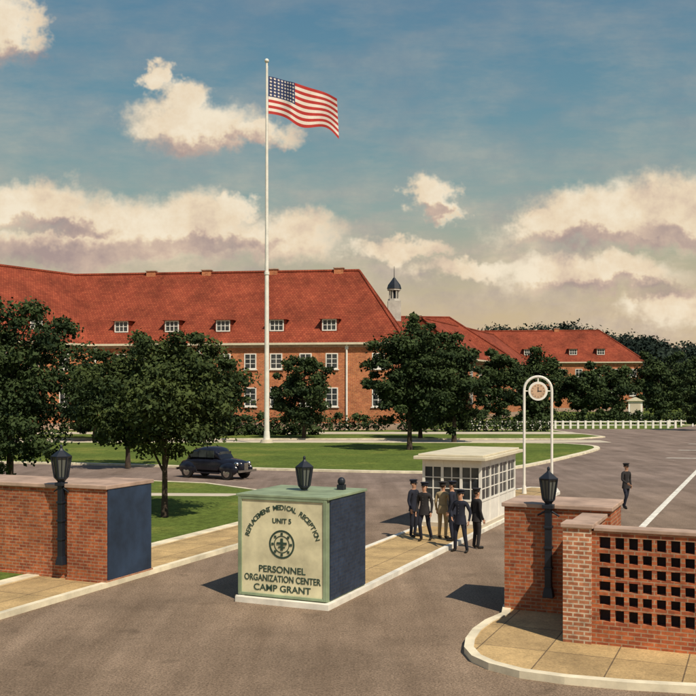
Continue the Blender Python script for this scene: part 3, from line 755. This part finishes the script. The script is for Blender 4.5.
def person(loc,rot,top='fnavy',bot='fnavy',cap='fnavy',arms=None,legs=None,H=1.75,head=0,lean=0,name='person',coat=True):
    e=root(name,loc,rot); k=H/1.75
    arms=arms or {}; legs=legs or {}
    J={}
    def j(n,p,r,lab): J[n]=(len(J),Vector(p),r,lab)
    j('pelvis',(0,0,.93),(.155,.115),'bot'); j('waist',(0,-.005-lean*.3,1.06),(.14,.105),'top'); j('chest',(0,-lean*.6,1.26),(.165,.12),'top'); j('upchest',(0,-lean*.85,1.39),(.13,.095),'top')
    j('neck',(0,-.01-lean,1.485),.055,'skin'); j('jaw',(0,-.03-lean,1.56),(.066,.075),'skin'); j('skull',(0,-.01-lean,1.645),(.078,.095),'skin'); j('crown',(0,0-lean,1.70),(.062,.075),'skin')
    for s,S in((-1,'L'),(1,'R')):
        el,wr=arms.get(S,((s*.235,.03,1.13),(s*.245,-.06,.89)))
        j('sh'+S,(s*.185,-lean*.85,1.40),.066,'top'); j('el'+S,el,.048,'top'); j('wr'+S,wr,.032,'top')
        kn,an,toe=legs.get(S,((s*.105,-.02,.50),(s*.11,.03,.09),(s*.13,-.16,.035)))
        j('hip'+S,(s*.095,0,.86),.092,'bot'); j('kn'+S,kn,.066,'bot'); j('an'+S,an,.050,'bot'); j('heel'+S,(an[0],an[1]+.01,an[2]-.04),.046,'shoe'); j('toe'+S,toe,(.045,.032),'shoe')
    E=[('pelvis','waist'),('waist','chest'),('chest','upchest'),('upchest','neck'),('neck','jaw'),('jaw','skull'),('skull','crown')]
    for S in 'LR': E+=[('upchest','sh'+S),('sh'+S,'el'+S),('el'+S,'wr'+S),('pelvis','hip'+S),('hip'+S,'kn'+S),('kn'+S,'an'+S),('an'+S,'heel'+S),('heel'+S,'toe'+S)]
    names=list(J); vs=[J[n][1] for n in names]; rs=[J[n][2] for n in names]
    me=skin_mesh(vs,[(J[a][0],J[b][0]) for a,b in E],rs,0,2,'body')
    mats=[M[top],M[bot],M['skin'],M['shoe']]; me.materials.clear()
    for m in mats: me.materials.append(m)
    segs=[(J[a][1],J[b][1],J[b][3]) for a,b in E]
    idx={'top':0,'bot':1,'skin':2,'shoe':3}
    mi=[]
    for p in me.polygons:
        c=p.center; best=9;lab='top'
        for a,b,l in segs:
            ab=b-a; t=max(0,min(1,(c-a).dot(ab)/ab.length_squared)); dd=(c-(a+ab*t)).length
            if dd<best: best=dd;lab=l
        if lab=='skin' and c.z<1.475: lab='top'
        if lab=='bot' and coat and c.z>.80: lab='top'
        mi.append(idx[lab])
    me.polygons.foreach_set('material_index',mi); me.polygons.foreach_set('use_smooth',[True]*len(mi))
    o=bpy.data.objects.new('body',me); COL.objects.link(o); o.parent=e; o.scale=(k,k,k)
    for s,S in((-1,'L'),(1,'R')):
        el=J['el'+S][1];wr=J['wr'+S][1]; d=(wr-el).normalized(); q=Vector((0,0,-1)).rotation_difference(d).to_matrix()
        mb=MB(); mb.add([(q@Vector((v.x*(-s),v.y,v.z)))*1.0+wr for v in HV],HF if s<0 else [f[::-1] for f in HF])
        h=mb.obj('hand',[M['skin']],e,smooth=True,uv=False); h.scale=(k,k,k)
        mb=MB(); mb.cyl(wr-d*.03,wr+d*.012,.038,.040,12); h=mb.obj('cuff',[M[top]],e,uv=False); h.scale=(k,k,k)
    hd=root('head_parts',(0,-lean*k,0),head); hd.parent=e; hd.scale=(k,k,k)
    mb=MB()
    mb.add([(-.014,-.098,1.605),(.014,-.098,1.605),(0,-.125,1.608),(0,-.095,1.65)],[(0,1,2),(0,2,3),(2,1,3)],0)
    for s in(-1,1): mb.ell((s*.082,.0,1.625),(.012,.022,.032),0,8,6); mb.ell((s*.03,-.094,1.645),(.012,.008,.007),1,8,6); mb.box((s*.03,-.098,1.662),(.03,.008,.006),1)
    mb.ell((0,-.096,1.575),(.022,.008,.006),2,8,6)
    mb.ell((0,.022,1.665),(.086,.09,.075),1,14,8)
    mb.obj('face_and_hair',[M['skin'],M['hair'],LIPS],hd,smooth=True,uv=False)
    mb=MB(); mb.cyl((0,0,1.69),(0,0,1.725),.098,.102,20,0); mb.cyl((0,0,1.725),(0,.005,1.765),.105,.135,20,0); mb.cyl((0,.005,1.765),(0,.005,1.785),.135,.11,20,0)
    mb.add([(-.075,-.075,1.692),(0,-.10,1.692),(.075,-.075,1.692),(.055,-.135,1.675),(0,-.155,1.67),(-.055,-.135,1.675)],[(0,1,4,5),(1,2,3,4)],1)
    mb.obj('peaked_cap',[M[cap],M['shoe']],hd,uv=False)
    mb=MB(); mb.v=[];n=16
    for z,rx,ry in((.80,.185,.145),(.93,.168,.128),(1.05,.150,.118)):
        for i in range(n): a=2*math.pi*i/n; mb.v.append((rx*math.cos(a),ry*math.sin(a)-lean*.2*(z-.8),z))
    for jj in range(2):
        for i in range(n): mb.f.append((jj*n+i,jj*n+(i+1)%n,(jj+1)*n+(i+1)%n,(jj+1)*n+i)); mb.m.append(0)
    if coat: h=mb.obj('jacket_skirt',[M[top]],e,smooth=True,uv=False); h.scale=(k,k,k)
    mb=MB(); 
    for zz in(1.12,1.2,1.28,1.36): mb.ell((.0,-.128-lean*.6,zz),(.009,.006,.009),0,8,6)
    h=mb.obj('buttons',[M['chrome']],e,smooth=True,uv=False); h.scale=(k,k,k)
    return e
Lz=.1
step={'L':((-.11,-.12,.52),(-.11,.0,.10),(-.12,-.18,.035)),'R':((.10,.06,.50),(.11,.25,.12),(.12,.09,.04))}
person(W3(-9.95,27.9,Lz),.9,'fnavy','fnavy','fnavy',arms={'R':((.25,-.05,1.13),(.10,-.26,1.15))})
person(W3(-9.35,27.2,Lz),-.5,'fdark','fnavy','fnavy',legs=step)
person(W3(-9.0,27.9,Lz),2.6,'ftan','ftan','fdark',H=1.72,arms={'L':((-.26,-.02,1.14),(-.22,-.2,.98))})
person(W3(-8.6,27.6,Lz),-1.9,'fnavy','fnavy','fnavy',H=1.78)
person(W3(-7.95,26.3,.006),-.6,'fnavy','fnavy','fnavy',H=1.76,legs={'L':((-.15,-.03,.50),(-.19,.03,.09),(-.23,-.15,.035)),'R':((.15,-.03,.50),(.19,.03,.09),(.23,-.15,.035))},arms={'L':((-.30,.0,1.15),(-.20,-.15,1.0)),'R':((.30,.03,1.15),(.28,-.02,.92))})
person(W3(-7.7,27.1,.006),2.0,'fdark','fdark','fdark',H=1.74)
person((10.95,37.4,.006),.5,'fdark','fnavy','fdark',H=1.76,legs=step,arms={'L':((-.27,-.06,1.14),(-.20,-.24,1.02)),'R':((.28,.08,1.15),(.27,.02,.93))})
# ------------------------------------------------------------------ sun & world
sd=Vector((.62,-.95,1.4)).normalized(); el=math.asin(sd.z); az=math.atan2(sd.x,sd.y)
ld=bpy.data.lights.new('sun','SUN'); ld.energy=4.7; ld.angle=math.radians(.5); ld.color=(1,.88,.70)
lo=bpy.data.objects.new('sun',ld); COL.objects.link(lo); lo.rotation_euler=sd.to_track_quat('Z','Y').to_euler()
wd=bpy.data.worlds.new('World'); scene.world=wd; wd.use_nodes=True; nt=wd.node_tree; bg=nt.nodes['Background']
sk=N(nt,'ShaderNodeTexSky'); sk.sky_type='NISHITA'; sk.sun_disc=False; sk.sun_elevation=el; sk.sun_rotation=az
sk.dust_density=2.5; sk.air_density=1.2
tc=N(nt,'ShaderNodeTexCoord').outputs['Generated']
sp=N(nt,'ShaderNodeSeparateXYZ'); nt.links.new(tc,sp.inputs[0])
def m(op,a,b=None,c=None,clamp=False):
    n=N(nt,'ShaderNodeMath'); n.operation=op; n.use_clamp=clamp
    for i,v in enumerate((a,b,c)):
        if v is None: continue
        if isinstance(v,(int,float)): n.inputs[i].default_value=v
        else: nt.links.new(v,n.inputs[i])
    return n.outputs[0]
def vm(op,a,b,c=None):
    n=N(nt,'ShaderNodeVectorMath'); n.operation=op
    for i,v in enumerate((a,b,c)):
        if v is None: continue
        if isinstance(v,tuple): n.inputs[i].default_value=v
        else: nt.links.new(v,n.inputs[i])
    return n
yy=m('MAXIMUM',sp.outputs[1],.08)
gx=m('DIVIDE',sp.outputs[0],yy); gz=m('DIVIDE',sp.outputs[2],yy)
cb=N(nt,'ShaderNodeCombineXYZ'); nt.links.new(gx,cb.inputs[0]); nt.links.new(gz,cb.inputs[1]); P0=cb.outputs[0]
blobs=[(8,25,36,36),(195,122,76,25),(190,98,36,20),(160,76,22,16),(250,130,45,15),
(30,205,75,26),(110,222,75,32),(190,222,65,34),(235,205,30,16),(275,238,70,26),(100,248,170,22),
(432,190,30,20),(450,206,22,14),
(600,215,84,28),(680,205,75,38),(620,232,120,18),(550,222,42,20),
(595,275,95,22),(470,268,65,12),(685,310,58,24),(400,248,50,12)]
nn=noise(nt,P0,12,5,.65); n2=noise(nt,P0,48,3,.65)
d1=vm('MULTIPLY_ADD',nn.outputs['Color'],(.105,.072,0),(-.0525,-.036,0)).outputs[0]
d2=vm('MULTIPLY_ADD',n2.outputs['Color'],(.030,.026,0),(-.015,-.013,0)).outputs[0]
Pd=vm('ADD',vm('ADD',P0,d1).outputs[0],d2).outputs[0]
def field(bl,P,k=.25):
    acc=None
    for (x,y,rx,ry) in bl:
        sx,sy=950/rx,950/ry; cx,cy=(x-348)/950,(392-y)/950
        l=vm('LENGTH',vm('MULTIPLY_ADD',P,(sx,sy,0),(-cx*sx,-cy*sy,0)).outputs[0],None).outputs['Value']
        acc=l if acc is None else m('SMOOTH_MIN',acc,l,k)
    return acc
def sstep(v,a,b):
    mr=N(nt,'ShaderNodeMapRange'); mr.interpolation_type='SMOOTHSTEP'; mr.inputs[1].default_value=a; mr.inputs[2].default_value=b; nt.links.new(v,mr.inputs[0]); return mr.outputs[0]
fA=field(blobs,Pd)
mask=m('MULTIPLY',sstep(fA,1.25,.55),m('GREATER_THAN',sp.outputs[1],.09))
shade_b=[(205,142,80,13),(90,256,190,20),(60,225,60,10),(200,245,80,12),(610,243,115,12),(690,232,60,14),(440,208,26,9),(610,292,95,10),(15,55,40,12)]
fS=sstep(field(shade_b,Pd,.3),1.3,.4)
lit=m('ADD',m('MULTIPLY',fS,-.55),m('MULTIPLY_ADD',nn.outputs[0],1.7,-.05),clamp=True)
ccol=ramp(nt,lit,[(.12,(.40,.30,.28)),(.45,(.63,.47,.37)),(.72,(.85,.69,.49)),(.95,(.93,.81,.62))])
wisp=noise(nt,vm('MULTIPLY',P0,(1,3.2,1)).outputs[0],7,5,.65)
base=ramp(nt,sp.outputs[2],[(0,(.66,.49,.30)),(.08,(.62,.47,.28)),(.13,(.47,.43,.28)),(.19,(.27,.37,.33)),(.28,(.135,.28,.34)),(.40,(.085,.21,.32)),(.8,(.06,.14,.28))])
hz=ramp(nt,sp.outputs[2],[(.03,.95),(.14,.95),(.22,.35),(.40,.16)])
wm=m('MULTIPLY',ramp(nt,wisp.outputs[0],[(.36,0),(.62,1)]),hz)
wcol=ramp(nt,nn.outputs[0],[(.38,(.44,.34,.31)),(.62,(.76,.60,.42))])
base=mixrgb(nt,m('MULTIPLY',wm,.8),base,wcol)
ns=vm('MULTIPLY',sk.outputs[0],(.1,.1,.1)).outputs[0]
base=mixrgb(nt,.12,base,ns)
fin=mixrgb(nt,m('MULTIPLY',mask,.93),base,ccol)
fin=vm('MULTIPLY',fin,(10,10,10)).outputs[0]
nt.links.new(fin,bg.inputs[0]); bg.inputs[1].default_value=.1
# ------------------------------------------------------------------ camera
cam=bpy.data.cameras.new('camera'); co=bpy.data.objects.new('camera',cam); COL.objects.link(co)
co.location=(0,0,4.6); co.rotation_euler=(math.pi/2,0,0); cam.sensor_width=36; cam.lens=36*950/696; cam.shift_y=44/696; cam.clip_end=9000
scene.camera=co
scene.view_settings.view_transform='Standard'; scene.view_settings.look='None'; scene.view_settings.exposure=0
